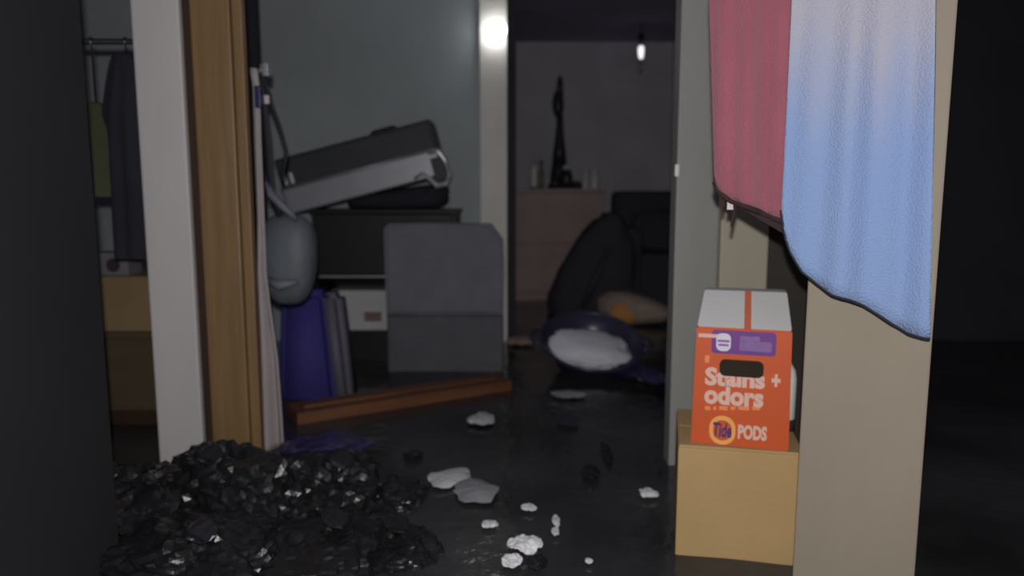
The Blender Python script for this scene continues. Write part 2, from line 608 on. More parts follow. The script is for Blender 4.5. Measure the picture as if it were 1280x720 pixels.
def plate(name, px0, py0, px1, py1, m, parent=carton, dy=.0015, rad=None, n=6):
    a0, b0 = T(px0, py1), T(px1, py0)
    x0, x1, z0, z1 = a0.x, b0.x, a0.z, b0.z
    r = min(rad if rad is not None else .003, (x1 - x0) / 2.01, (z1 - z0) / 2.01)
    poly = []
    for cx_, cz_, s in ((x1 - r, z1 - r, 0), (x0 + r, z1 - r, 1), (x0 + r, z0 + r, 2), (x1 - r, z0 + r, 3)):
        for k in range(n + 1):
            t = (s + k / n) * math.pi / 2
            poly.append((cx_ + r * math.cos(t), cz_ + r * math.sin(t)))
    return obj(name, prism(bmesh.new(), poly, -dy, .001), m, parent)


def text(name, body, px0, py_base, px1, py_top, m, parent=carton, dy=.0022, bold=.0, shear=0.0):
    cu = bpy.data.curves.new('lettering', 'FONT')
    cu.body = body
    cu.size = 1
    cu.offset = bold
    cu.shear = shear
    cu.extrude = .02
    cu.resolution_u = 3
    to = bpy.data.objects.new('lettering', cu)
    col.objects.link(to)
    dg = bpy.context.evaluated_depsgraph_get()
    me = bpy.data.meshes.new_from_object(to.evaluated_get(dg))
    bpy.data.objects.remove(to)
    xs = [v.co.x for v in me.vertices]
    ys = [v.co.y for v in me.vertices]
    a0, b0 = T(px0, py_base), T(px1, py_top)
    sx = (b0.x - a0.x) / (max(xs) - min(xs))
    sz = (b0.z - a0.z) / (max(ys) - min(ys))
    mx_, my_ = min(xs), min(ys)
    for v in me.vertices:
        v.co = Vector((a0.x + (v.co.x - mx_) * sx, -dy + (.0002 if v.co.z < 0 else -.0008), a0.z + (v.co.y - my_) * sz))
    me.materials.clear()
    me.materials.append(MATS[m])
    o = bpy.data.objects.new(name, me)
    col.objects.link(o)
    o.parent = parent
    return o


band = plate('label_band', 889, 416, 971, 441, 'purple', rad=.009)
band['label'] = 'purple label band'
plate('emblem', 895, 417, 914, 438, 'label_white', band, dy=.0026, rad=.012)
plate('print_bar', 897, 425, 912, 427, 'lilac', band, dy=.0032, rad=.001)
plate('print_bar', 898, 430, 911, 432, 'lilac', band, dy=.0032, rad=.001)
plate('print_bar', 925, 421, 950, 426, 'lilac', band, dy=.0026, rad=.003)
plate('print_bar', 924, 428, 965, 438, 'lilac', band, dy=.0026, rad=.004)
plate('print_streak', 873, 418, 902, 421, 'print_pale', dy=.0017, rad=.001)
slot = plate('hand_slot', 899, 452, 955, 469, 'slot_dark', dy=.0034, rad=.013)
slot['label'] = 'dark oval hand slot'
text('lettering', 'Stains', 881, 481, 957, 463, 'print_pale', bold=.045)
text('lettering', '+', 964, 483, 976, 468, 'print_pale', bold=.05)
text('lettering', 'odors', 880, 504, 955, 485, 'print_pale', bold=.045)
x_ = 881
for wpx in (9, 6, 13, 8, 16, 12):
    plate('print_streak', x_, 508, x_ + wpx - 2, 512, 'print_faint', dy=.0016, rad=.001)
    x_ += wpx + 1.4
plate('print_streak', 881, 444, 887, 453, 'print_faint', dy=.0016, rad=.002)
ring = plate('logo_ring', 886, 521, 920, 554, 'ring_yellow', dy=.0018, rad=.1, n=10)
plate('logo_centre', 891, 526, 915, 549, 'orange_side', ring, dy=.0024, rad=.1, n=10)
text('lettering', 'Tide', 891, 545, 915, 529, 'print_blue', ring, dy=.0032, bold=.03, shear=.15)
text('lettering', 'PODS', 922, 548, 959, 533, 'print_pale', bold=.05)

# white bottle behind the carton's right edge
bt = thing('white_bottle', 'slim white bottle with dark base between the orange carton and the beige cabinet', 'bottle', tuple(jb))
zt = zat(452, jb.y) - BH
obj('base', lathe(bmesh.new(), [(.022, 0), (.026, .003), (.026, .030), (.024, .032)], 20), 'mark_dark', bt, smooth=True)
obj('shell', lathe(bmesh.new(), [(.024, .031), (.026, .034), (.026, zt - .04), (.022, zt - .02), (.010, zt)], 20), 'white_plastic', bt, smooth=True)
obj('cap', lathe(bmesh.new(), [(.011, zt - .001), (.011, zt + .022), (.009, zt + .025)], 16), 'hem_dark', bt, smooth=True)

# ------------------------------------------------------------------ left strip: chest, boxes, hanging clothes
YL = 2.62
chest = thing('chest', 'olive-brown wooden chest below the tan cardboard box beyond the white casing', 'chest', (at(100, 450, YL).x - .16, YL, ZF))
chx = at(230, 450, YL).x - chest.location.x
zc = zat(415, YL) - ZF
obj('body', B(0, chx, .012, .42, 0, zc - .02, .004), 'olive_wood', chest)
obj('lid', B(-.01, chx + .01, -.01, .43, zc - .02, zc, .004), 'olive_wood', chest)
dz = zat(512, YL) - ZF
obj('drawer_front', B(.012, chx - .012, 0, .012, dz + .01, zc - .03, .004), 'olive_wood', chest)
obj('drawer_front', B(.012, chx - .012, 0, .012, .05, dz - .005, .004), 'oak_dark', chest)
zb = zat(346, YL) - zat(415, YL)
lb = thing('cardboard_box', 'tan cardboard box lying on the chest beyond the white casing', 'box', (chest.location.x + .05, YL + .01, zat(415, YL)))
lw = chx - .08
obj('carton_body', B(0, lw, 0, .3, 0, zb - .004, .004), 'cardboard_old', lb)
obj('flap', B(.002, lw - .002, .002, .149, zb - .004, zb, .001), 'cardboard_old', lb)
obj('flap', B(.002, lw - .002, .151, .298, zb - .004, zb, .001), 'cardboard_old', lb)
sc_ = at(161, 347, YL + .04)
sc0 = at(112, 347, YL + .04)
zs = zat(316, YL + .04) - zat(346, YL)
sm = thing('small_carton', 'small grey carton with a dark mark on top of the tan cardboard box', 'carton', (sc0.x, YL + .04, zat(346, YL)))
sw = sc_.x - sc0.x
obj('carton_body', B(0, sw, 0, .1, 0, zs, .003), 'small_carton', sm)
obj('mark', lathe(bmesh.new(), [(.026, -.001), (.026, .001)], 16), 'mark_dark', sm, loc=(sw * .62, 0, zs * .45), rot=(math.pi / 2, 0, 0))

ZBAR = zat(52, 2.33)
bar = thing('coat_bar', 'thin dark bar holding the clothes left of the white casing', 'coat rack', (w0 + .03, 2.33, ZBAR))
obj('pole', tube(bmesh.new(), [(0, 0, 0), (-1.0, 0, 0)], .009, 10), 'black_wood', bar, smooth=True)
obj('bracket', B(-.01, .02, -.14, .012, -.02, .02, .004), 'black_wood', bar)


def garment(name, label, px0, px1, py0, py1, Y, m, seed, cat):
    a_, b_ = at(px0, (py0 + py1) / 2, Y), at(px1, (py0 + py1) / 2, Y)
    W = b_.x - a_.x
    z1, z0 = zat(py0, Y), zat(py1, Y)
    g = thing(name, label, cat, ((a_.x + b_.x) / 2, Y, z0))
    Hh = z1 - z0

    def f(s, t):
        ang = s * 2 * math.pi
        k = 1 - t
        w_ = W / 2 * (0.34 + .62 * min(1, t * 3.5) ** .6 + .12 * t)
        d_ = .05 * (0.35 + .65 * min(1, t * 3))
        fold = 1 + .10 * math.sin(ang * 5 + seed) * t + .07 * math.sin(ang * 9 + t * 4)
        lean = (.5 - t) * -.02
        return Vector((math.cos(ang) * w_ * fold + lean, math.sin(ang) * d_ * fold, Hh * k))
    bm = grid_mesh(bmesh.new(), 48, 24, f)
    bmesh.ops.remove_doubles(bm, verts=bm.verts, dist=.0005)
    bmesh.ops.contextual_create(bm, geom=[e for e in bm.edges if e.is_boundary and all(v.co.z > Hh - .01 for v in e.verts)])
    obj('fabric', bm, m, g, smooth=True)
    obj('hanger', tube(bmesh.new(), [(0, 0, Hh - .01), (0, 0, ZBAR - z0 - .014), (0, -.010, ZBAR - z0 - .004), (0, -.010, ZBAR - z0 + .008),
                                     (0, 0, ZBAR - z0 + .013), (0, .011, ZBAR - z0 + .006)], .003, 6), 'chrome', g, smooth=True)
    return g


garment('dark_coat', 'long dark coat hanging next to the white casing', 136, 196, 66, 322, 2.33, 'coat', 1, 'coat')
garment('olive_shirt', 'olive green cloth hanging left of the dark coat', 98, 150, 128, 246, 2.33, 'olive_cloth', 3, 'shirt')

# ------------------------------------------------------------------ things hanging on the oak frame
YH = 2.36
hk = at(316, 88, YH)
hook = thing('wall_hook', 'small pale metal hook at the top of the oak frame edge', 'hook', (o3, YH, hk.z))
obj('plate', B(-.012, .004, -.02, .014, -.02, .02, .002), 'silver', hook)
obj('prong', tube(bmesh.new(), [(0, 0, 0), (hk.x - o3 + .01, 0, -.006), (hk.x - o3 + .026, 0, .004), (hk.x - o3 + .028, 0, .018)], .005, 8), 'silver', hook, smooth=True)
# white cloth, gathered at the hook and widening towards the water
wc = thing('white_cloth', 'narrow off-white cloth hanging down beside the oak frame', 'cloth', (hk.x, YH, 0.0))
ltab = [(85, 314), (110, 318), (180, 320), (270, 323), (340, 322), (450, 324), (575, 328)]
rtab = [(85, 322), (110, 325), (180, 327), (270, 331), (340, 334), (385, 340), (450, 350), (520, 356), (575, 360)]


def wcf(s, t):
    py = 86 + (560 - 86) * t
    p, q2 = at(lerp_tab(ltab, py), py, YH), at(lerp_tab(rtab, py), py, YH)
    x = p.x + (q2.x - p.x) * s
    w_ = q2.x - p.x
    return Vector((x - hk.x, -.008 - .004 + (.012 + w_ * .10) * math.sin(s * 9 + t * 2) * (.15 + t), p.z))


solid(obj('fabric', grid_mesh(bmesh.new(), 20, 60, wcf), 'cloth_white', wc, smooth=True), .007)
q1, q2 = at(321, 108, YH), at(329, 136, YH)
obj('clip', B(q1.x - hk.x - .002, q2.x - hk.x, -.022, .004, q2.z, q1.z, .004), 'clip_blue', wc)

# grey round bag on straps
gb0 = at(360, 380, YH + .12)
gb = thing('grey_bag', 'soft grey rounded bag hanging on straps above the purple-blue bag', 'bag', (at(361, 330, YH + .12).x, YH + .12, gb0.z))
gh = zat(268, YH + .12) - gb0.z
gw = at(395, 330, YH + .12).x - at(328, 330, YH + .12).x
obj('pouch', blob(bmesh.new(), gw / 2, .07, gh / 2, 4, .05, 2.2, 3, 2.6, lambda c: Vector((c.x * (1.0 + .25 * c.z / gh), c.y, c.z))), 'bag_grey', gb, loc=(0, 0, gh / 2), smooth=True)


def L(px, py, Y, o=None):
    return at(px, py, Y) - (o if o is not None else Vector(gb.location))


obj('front_band', tube(bmesh.new(), [L(334, 350, YH + .05), L(350, 357, YH + .035), L(372, 352, YH + .04)], [.012, .018, .010], 8), 'strap_grey', gb, smooth=True)
obj('strap', tube(bmesh.new(), [L(325, 92, YH), L(330, 130, YH + .02), L(334, 170, YH + .05), L(337, 215, YH + .06), L(341, 245, YH + .07), L(350, 275, YH + .09)], [.006, .012, .014, .014, .014, .012], 8, .5), 'strap_dark', gb, smooth=True)
obj('strap', tube(bmesh.new(), [L(330, 100, YH + .01), L(336, 118, YH + .03), L(338, 128, YH + .04), L(350, 160, YH + .06), L(358, 190, YH + .08), L(352, 225, YH + .08)], [.007, .012, .010, .010, .008, .006], 8, .5), 'strap_dark', gb, smooth=True)
obj('shoulder_pad', tube(bmesh.new(), [L(333, 228, YH + .05), L(340, 244, YH + .04), L(352, 257, YH + .035), L(364, 268, YH + .04), L(371, 276, YH + .05)], [.012, .026, .024, .020, .010], 8, .6), 'strap_grey', gb, smooth=True)
obj('buckle', B(*(lambda p: (p.x - .007, p.x + .009, p.y - .012, p.y, p.z - .016, p.z + .012))(L(334, 124, YH + .02)), .003), 'tag_white', gb)

# ------------------------------------------------------------------ purple-blue bag
YBg = 2.95
ba0, ba1 = at(346, 500, YBg).x, at(432, 500, YBg).x
bt0, bt1 = at(347, 368, YBg).x, at(404, 368, YBg).x
bz1 = zat(366, YBg)
pb = thing('storage_bag', 'purple-blue fabric bag standing in the water under the grey bag', 'bag', ((ba0 + ba1) / 2, YBg + .1, -.15))


def taper_box(x0, x1, x2, x3, y0, y1, z0, z1, bev):
    bm = bmesh.new()
    v = [bm.verts.new(c) for c in ((x0, y0, z0), (x1, y0, z0), (x1, y1, z0), (x0, y1, z0), (x2, y0 + .02, z1), (x3, y0 + .02, z1), (x3, y1 - .02, z1), (x2, y1 - .02, z1))]
    for fi in ((0, 1, 2, 3), (4, 5, 6, 7), (0, 1, 5, 4), (1, 2, 6, 5), (2, 3, 7, 6), (3, 0, 4, 7)):
        bm.faces.new([v[i] for i in fi])
    bmesh.ops.bevel(bm, geom=list(bm.edges), offset=bev, segments=4, affect='EDGES')
    return bm


px_ = pb.location.x
obj('pouch', taper_box(ba0 - px_ - .01, ba1 - px_ - .03, bt0 - px_, bt1 - px_, -.1, .1, 0, bz1 + .15, .03), 'blue_fabric', pb, smooth=True)
obj('side_panel', taper_box(ba1 - px_ - .055, ba1 - px_ + .03, bt1 - px_ - .035, bt1 - px_ + .055, -.085, .09, .01, bz1 + .14, .025), 'grey_nylon', pb, smooth=True)
obj('rim_band', tube(bmesh.new(), [(bt0 - px_ + .01, -.075, bz1 + .135), ((bt0 + bt1) / 2 - px_, -.082, bz1 + .138), (bt1 - px_ - .01, -.075, bz1 + .135)], .007, 8), 'blue_fabric', pb, smooth=True)

# ------------------------------------------------------------------ black open cabinet, white box in it, tilted case on it
YK = 3.68
k0, k1 = at(392, 350, YK).x, at(570, 350, YK).x
kz = zat(262, YK)
kb = thing('open_cabinet', 'black open-fronted cabinet with a shelf under the tilted metal case', 'cabinet', (k0, YK, ZF))
KW = k1 - k0
KH = kz - ZF
obj('side', B(0, .02, 0, .4, 0, KH - .02, .002), 'black_wood', kb)
obj('side', B(KW - .02, KW, 0, .4, 0, KH - .02, .002), 'black_wood', kb)
obj('top_board', B(-.01, KW + .01, -.01, .41, KH - .02, KH, .003), 'black_wood', kb)
obj('back_board', B(.02, KW - .02, .38, .395, 0, KH - .02), 'cabinet_hollow', kb)
s1 = zat(344, YK) - ZF
sh = obj('shelf', B(.02, KW - .02, .004, .38, s1 - .02, s1, .002), 'black_wood', kb)
obj('edge_strip', B(.03, KW - .03, -.002, .004, s1 - .012, s1 - .001, .001), 'silver', sh)
obj('upper_door', B(.021, KW - .021, .002, .016, s1 + .004, KH - .024, .003), 'black_wood', kb)
s2 = zat(414, YK) - ZF
obj('shelf', B(.02, KW - .02, .004, .38, s2 - .02, s2, .002), 'black_wood', kb)
obj('kick_board', B(.02, KW - .02, .004, .02, s2 - .32, s2 - .021, .002), 'black_wood', kb)
wb0, wb1 = at(416, 400, YK + .03).x, at(484, 400, YK + .03).x
wbz = zat(363, YK + .03) - zat(414, YK)
wb = thing('white_box', 'small white box with a reddish mark on the lower shelf of the black cabinet', 'box', (wb0, YK + .03, zat(414, YK)))
obj('carton_body', B(0, wb1 - wb0, 0, .2, 0, wbz * .68, .003), 'foam_white', wb)
obj('lid', B(-.003, wb1 - wb0 + .003, -.004, .204, wbz * .68, wbz, .003), 'foam_white', wb)
obj('mark', B((wb1 - wb0) * .58, (wb1 - wb0) * .9, -.002, .001, wbz * .22, wbz * .46, .0005), 'red_mark', wb)

# tilted long case: right end propped up by a black bundle
YS = 3.62
c_l, c_r = at(364, 268, YS), at(551, 219, YS)
ang = math.atan2((c_r - c_l).z, (c_r - c_l).x)
SL = (c_r - c_l).length
sc = thing('metal_case', 'long dark case with silver front rail lying tilted on the black cabinet', 'case', tuple(c_l), (0, -ang, 0))
s_h = .265
obj('body', B(-.02, SL + .02, .03, .27, .002, s_h + .02, .02, 3), 'case_dark', sc)
obj('upper_panel', B(-.005, SL + .005, .012, .034, .13, s_h + .005, .008), 'case_dark', sc)
obj('front_rail', B(-.01, SL + .012, -.012, .034, 0, .135, .014, 3), 'silver', sc, smooth=False)
obj('rail_ridge', tube(bmesh.new(), [(-.01, -.012, .128), (SL + .008, -.012, .128)], .008, 8), 'silver', sc, smooth=True)
for dx in (.012, .045):
    obj('latch', B(dx, dx + .015, .002, .013, .145, .20, .003), 'white_plastic', sc)
obj('top_handle', tube(bmesh.new(), [(SL * .62, .06, s_h + .012), (SL * .64, .06, s_h + .03), (SL * .78, .06, s_h + .03), (SL * .8, .06, s_h + .012)], .008, 8), 'black_wood', sc, smooth=True)
br = obj('end_bracket', tube(bmesh.new(), [(SL - .03, -.022, .12), (SL + .02, -.024, .115), (SL + .042, -.026, .07), (SL + .045, -.026, -.01), (SL + .02, -.026, -.045),
                                           (SL - .03, -.026, -.045), (SL - .055, -.024, -.005), (SL - .085, -.022, .03), (SL - .13, -.018, .015)],
                               [.012, .014, .013, .014, .016, .016, .013, .010, .008], 10), 'steel_bracket', sc, smooth=True)
br['label'] = 'bent shiny metal bracket'
obj('bracket_plate', B(SL - .03, SL + .03, -.024, -.012, -.025, .09, .004), 'case_dark', sc)
bb0 = at(500, 275, YK + .15)
obj_ = obj('black_bundle', blob(bmesh.new(), .25, .13, .075, 4, .06, 1.6, 11, 4.0,
                                lambda c: Vector((c.x, c.y, (c.z + .075) * (.42 + .5 * (c.x + .25) / .5)))), 'coat', loc=(bb0.x, YK + .13, kz + .002), smooth=True)
tag(obj_, 'black bundle wedged under the raised end of the metal case', 'bundle')

# ------------------------------------------------------------------ grey upholstered chair, back towards us
YC = 3.42
a0, a1 = at(481, 380, YC).x, at(630, 380, YC).x
cz1 = zat(279, YC)
czm = zat(394, YC)
ch = thing('upholstered_chair', 'grey upholstered chair standing in the water beyond the brown plank', 'chair', ((a0 + a1) / 2, YC, ZF))
hw = (a1 - a0) / 2


zq0, zq1 = czm - ZF, cz1 - ZF
bmc = prism(bmesh.new(), [(-hw + .004, zq0), (hw - .004, zq0), (hw, zq0 + .2), (hw - .004, zq1 - .085), (hw * .78, zq1 - .006), (-hw * .3, zq1), (-hw + .02, zq1 - .004), (-hw, zq1 - .03)], 0, .16)
bmesh.ops.bevel(bmc, geom=[e for e in bmc.edges if abs(e.verts[0].co.y - e.verts[1].co.y) < .01], offset=.018, segments=3, affect='EDGES')
obj('backrest', bmc, 'upholstery', ch)
obj('base', B(-hw + .004, hw - .004, .01, .17, .10, czm - ZF + .005, .02, 3), 'upholstery_low', ch, smooth=True)
obj('piping', tube(bmesh.new(), [(-hw + .01, -.001, czm - ZF), (hw - .01, -.001, czm - ZF)], .006, 8), 'upholstery_low', ch, smooth=True)
for sx_ in (-1, 1):
    obj('leg', lathe(bmesh.new(), [(.016, 0), (.024, .11)], 12, sx_ * (hw - .06), .06), 'black_wood', ch, smooth=True)
    obj('leg', lathe(bmesh.new(), [(.016, 0), (.024, .11)], 12, sx_ * (hw - .06), .13), 'black_wood', ch, smooth=True)

# brown plank floating
pA, pB = on_water(372, 531), on_water(640, 488)
pv = (pB - pA)
pl_ = thing('wooden_plank', 'reddish-brown wooden plank floating below the grey chair', 'plank', (pA.x, pA.y, -.012), (0, 0, math.atan2(pv.y, pv.x)))
obj('board', B(0, pv.length, 0, .16, 0, .055, .004), 'plank', pl_)
obj('batten', B(.04, pv.length - .06, .05, .11, .055, .066, .003), 'plank', pl_)

# ------------------------------------------------------------------ far room: dresser, objects on it, sofa, bulb
YD = 5.85
d0, d1 = at(628, 300, YD).x, at(755, 240, YD).x
dzt = zat(236, YD)
dr = thing('dresser', 'brown wooden dresser with bottles on top in the far dark room', 'dresser', (d0, YD, ZF))
DW = d1 - d0
DH = dzt - ZF
obj('body', B(0, DW, .02, .46, .08, DH - .03, .005), 'dresser', dr)
obj('top_board', B(-.005, DW + .012, -.005, .47, DH - .03, DH, .006), 'dresser_top', dr)
obj('plinth', B(.03, DW - .03, .04, .44, 0, .08), 'oak_dark', dr)
hh = (DH - .03 - .10) / 3
for i in range(3):
    d_ = obj('drawer', B(.012, DW - .012, 0, .02, .10 + i * hh + .004, .10 + (i + 1) * hh - .004, .004), 'dresser', dr)
Yt = YD + .12


def on_top(px, dY=0):
    return Vector((at(px, 232, Yt + dY).x, Yt + dY, dzt))


def dm(px):
    return px / FPX * Yt * .985


p = on_top(667.5, -.06)
o_ = thing('candle', 'slim white candle with a glint in its colour at the left end of the dresser top', 'candle', tuple(p))
obj('wax', lathe(bmesh.new(), [(dm(4.2) * .8, .006), (dm(3.4), .012), (dm(3.2), dm(27)), (dm(2.2), dm(28.5))], 16), 'candle', o_, smooth=True)
obj('holder', lathe(bmesh.new(), [(dm(5), 0), (dm(5), .006), (dm(3.6), .02)], 16), 'brass_dull', o_, smooth=True)
obj('wick', tube(bmesh.new(), [(0, 0, dm(28)), (.002, 0, dm(31))], .003, 5), 'black_wood', o_)
p = on_top(676.5, .0)
o_ = thing('slim_bottle', 'slim dull brass-grey bottle beside the bright candle on the dresser', 'bottle', tuple(p))
obj('glass_body', lathe(bmesh.new(), [(dm(3), 0), (dm(3.5), .006), (dm(3.5), dm(20)), (dm(1.6), dm(26)), (dm(1.6), dm(31))], 16), 'brass_dull', o_, smooth=True)
obj('stopper', lathe(bmesh.new(), [(dm(2), dm(31)), (dm(2.2), dm(34)), (dm(1), dm(35))], 12), 'hem_dark', o_, smooth=True)
p = on_top(699, .06)
o_ = thing('tall_statuette', 'tall slender dark figure standing in the middle of the dresser top', 'statuette', tuple(p))
obj('pedestal', lathe(bmesh.new(), [(dm(15), 0), (dm(15), .03), (dm(12), .05), (dm(11), dm(22)), (dm(9), dm(34))], 20), 'dark_stoneware', o_, smooth=True)
obj('stem', lathe(bmesh.new(), [(dm(9.5), dm(33)), (dm(8), dm(48)), (dm(6), dm(62)), (dm(4.5), dm(80)), (dm(4.5), dm(92))], 16), 'dark_stoneware', o_, smooth=True)
obj('head', blob(bmesh.new(), dm(7.0), dm(6), dm(17), 3, .12, 2, 4), 'dark_stoneware', o_, loc=(-dm(2), 0, dm(106)), smooth=True)
obj('finial', lathe(bmesh.new(), [(dm(4.5), dm(112)), (dm(4.2), dm(128)), (dm(3.0), dm(137)), (dm(1), dm(140))], 12), 'dark_stoneware', o_, smooth=True)
for px, hpx, rpx, nm, lb_ in ((694, 16, 6.5, 'dark_jar', 'small round dark jar left of the taller jar at the foot of the statuette'),
                              (708, 30, 8, 'dark_jar', 'taller glossy dark jar at the foot of the statuette'),
                              (721, 10, 7, 'dark_jar', 'low dark dish-shaped jar nearest the pale glasses')):
    p = on_top(px, -.06)
    o_ = thing(nm, lb_, 'jar', tuple(p), group='dark jars on the dresser')
    obj('belly', lathe(bmesh.new(), [(dm(rpx * .7), 0), (dm(rpx), dm(hpx * .3)), (dm(rpx), dm(hpx * .55)), (dm(rpx * .6), dm(hpx * .8))], 18), 'dark_stoneware', o_, smooth=True)
    obj('lid', lathe(bmesh.new(), [(dm(rpx * .65), dm(hpx * .8)), (dm(rpx * .65), dm(hpx * .88)), (dm(rpx * .2), dm(hpx))], 18), 'grey_glass' if hpx > 20 else 'dark_stoneware', o_, smooth=True)
for px, hpx, rpx, lb_ in ((731.5, 24, 4.4, 'narrow pale grey glass near the right end of the dresser'), (743, 25, 6.0, 'wider pale grey glass at the right end of the dresser')):
    p = on_top(px, -.02)
    o_ = thing('drinking_glass', lb_, 'glass', tuple(p), group='pale glasses on the dresser')
    obj('cup', lathe(bmesh.new(), [(dm(rpx * .85), .0), (dm(rpx * .9), .004), (dm(rpx), dm(hpx)), (dm(rpx * .9), dm(hpx)), (dm(rpx * .8), .02)], 20), 'grey_glass', o_, smooth=True)
    obj('rim', lathe(bmesh.new(), [(dm(rpx), dm(hpx) - .006), (dm(rpx) + .002, dm(hpx)), (dm(rpx) - .004, dm(hpx) + .002)], 20), 'grey_glass', o_, smooth=True)

# dark garment bag slung in front of the dresser's right corner
g0 = at(744, 372, 5.2)
gg = thing('garment_heap', 'dark heap of cloth leaning on the right corner of the dresser', 'cloth', (g0.x, 5.24, -.2))
gz = zat(270, 5.24) + .2
obj('cloth_mass', blob(bmesh.new(), .27, .13, gz / 2, 4, .16, 1.5, 8, 2.3, lambda c: Vector((c.x * (1.0 - .75 * c.z / gz) + c.z * .24, c.y, c.z))), 'sofa', gg, loc=(0, 0, gz / 2), smooth=True)
obj('fold', tube(bmesh.new(), [(-.10, -.13, .25), (-.02, -.15, .45), (.08, -.12, .68)], [.02, .035, .02], 8), 'sofa', gg, smooth=True)

# dark sofa
YF = 5.5
f0, f1 = at(776, 300, YF).x, at(900, 300, YF).x
fz = zat(238, YF)
sf = thing('sofa', 'dark high-backed sofa right of the dresser in the far room', 'sofa', (f0, YF, ZF))
FW = f1 - f0
obj('backrest', B(.005, FW, .45, .68, .25, fz - ZF, .06, 4), 'sofa', sf, smooth=True)
obj('seat', B(.08, FW, .0, .50, .12, .86, .05, 4), 'sofa', sf, smooth=True)
obj('arm', B(0, .17, -.02, .66, .05, 1.06, .05, 4), 'sofa', sf, smooth=True)
obj('cushion', blob(bmesh.new(), .26, .08, .17, 3, .04, 2, 2, 3.2), 'sofa', sf, loc=(.40, .36, 1.02), rot=(-.25, 0, 0), smooth=True)

# orange and tan bag drifting in front of the sofa
ob = on_water(797, 408)
og = thing('soft_bag', 'crumpled orange and tan bag floating in front of the sofa', 'bag', (ob.x, ob.y + .1, -.02))
obj('pouch', blob(bmesh.new(), .24, .13, .12, 4, .14, 1.8, 5, 2.2, lambda c: Vector((c.x, c.y, c.z * (.78 - .9 * c.x)))), 'tan_bag', og, loc=(.0, 0, .12), rot=(0, .14, 0), smooth=True)
obj('printed_end', blob(bmesh.new(), .085, .03, .07, 4, .16, 2.2, 6, 2.2), 'orange_bag', og, loc=(-.09, -.105, .11), rot=(0, .3, 0), smooth=True)

# glowing globe added in place of the torch's reflection on the pale post
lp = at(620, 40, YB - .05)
wl = thing('glint_globe', 'round glowing globe standing in for the torch reflection on the pale post', 'lamp', (lp.x, YB - .04, lp.z))
obj('back_plate', lathe(bmesh.new(), [(.05, 0), (.05, .012), (.035, .02)], 24), 'globe_mount', wl, rot=(math.pi / 2, 0, 0), smooth=True)
obj('globe', blob(bmesh.new(), .058, .05, .058, 4, 0, 1, 1), 'glint_glow', wl, loc=(0, -.055, 0), smooth=True)

# hanging bulb in the far room
bp_ = at(801, 68, 5.9)
hb = thing('pendant_bulb', 'slender glass bulb hanging from a cord in the far dark room', 'lamp', (bp_.x, 5.9, bp_.z))
obj('cord', tube(bmesh.new(), [(0, 0, .16), (0, 0, ZC - bp_.z)], .004, 6), 'black_wood', hb)
obj('socket', lathe(bmesh.new(), [(.022, .10), (.026, .11), (.022, .155), (.008, .165)], 16), 'black_wood', hb, smooth=True)
obj('bulb', lathe(bmesh.new(), [(.004, -.15), (.014, -.12), (.020, -.05), (.0225, .03), (.018, .08), (.014, .105)], 20), 'bulb_glass', hb, smooth=True)
obj('filament', lathe(bmesh.new(), [(.004, -.075), (.010, -.06), (.019, -.02), (.024, .03), (.0235, .05), (.010, .07)], 16), 'bulb_glow', hb, loc=(0, -.006, 0), smooth=True)

# ------------------------------------------------------------------ basin with pale cloth
bp = on_water(742, 462)
BR = .285
bs = thing('wash_basin', 'dark blue basin floating tilted with pale cloth inside', 'basin', (bp.x - .02, bp.y + .06, .03), (math.radians(23), math.radians(4), 0))
bs.scale = (.88, .88, .95)
obj('bowl', lathe(bmesh.new(), [(.15, -.02), (.19, 0), (.235, .07), (.272, .13), (.29, .135), (.29, .128), (.262, .125), (.225, .07), (.18, .012), (.02, .008)], 40), 'basin_navy', bs, smooth=True)
obj('rim', (lambda bm: tube(bm, [(.286 * math.cos(t * math.pi / 24), .286 * math.sin(t * math.pi / 24), .133) for t in range(49)], .009, 8))(bmesh.new()), 'basin_navy', bs, smooth=True)
for sx_ in (-1, 1):
    obj('handle', tube(bmesh.new(), [(sx_ * .27, -.07, .13), (sx_ * .325, -.05, .135), (sx_ * .335, 0, .135), (sx_ * .325, .05, .135), (sx_ * .27, .07, .13)], .012, 8, .6), 'basin_navy', bs, smooth=True)
pc = blob(bmesh.new(), .165, .12, .05, 4, .30, 1.5, 9, 2.4, lambda c: Vector((c.x, c.y, c.z * (1 - 1.8 * c.x))))
pc = obj('pale_cloth', pc, 'cloth_pale', loc=(bp.x - .03, bp.y + .02, .105), rot=(math.radians(25), math.radians(4), 0), smooth=True)
tag(pc, 'bunched pale cloth lying inside the dark blue basin', 'cloth')


def sheet(name, label, px, py, wpx, hpx, m, seed, cat='debris', rot=0.0, lift=.02, group='scraps floating on the water', poly=None, dz=.006, n=22, amp=.5):
    """crumpled thin sheet floating on the water, its size read off the water plane"""
    c = on_water(px, py)
    w = wpx / FPX * c.length
    d = (on_water(px, py - hpx / 2) - on_water(px, py + hpx / 2)).length
    lift = min(lift, .16 * w, .2 * d)

    def f(s, t):
        a_ = (s - .5) * 2
        b_ = (t - .5) * 2
        x = a_ * math.sqrt(1 - .5 * b_ * b_)
        y = b_ * math.sqrt(1 - .5 * a_ * a_)
        r = 1 + .28 * noise.noise(Vector((math.atan2(y, x) * 1.3, seed * 2.2, 0)))
        x *= r * w / 2
        y *= r * d / 2
        e = max(0, 1 - (a_ * a_ + b_ * b_) * .5)
        h = abs(crumple(Vector((x, y, 0)), 2.2 / max(w, .05), seed)) * lift * amp + lift * .8 * e
        return Vector((x, y, h + dz))
    o = obj(name, grid_mesh(bmesh.new(), n, n, f), m, loc=c, rot=(0, 0, rot), smooth=False)
    solid(o, .004)
    return tag(o, label, cat, group)


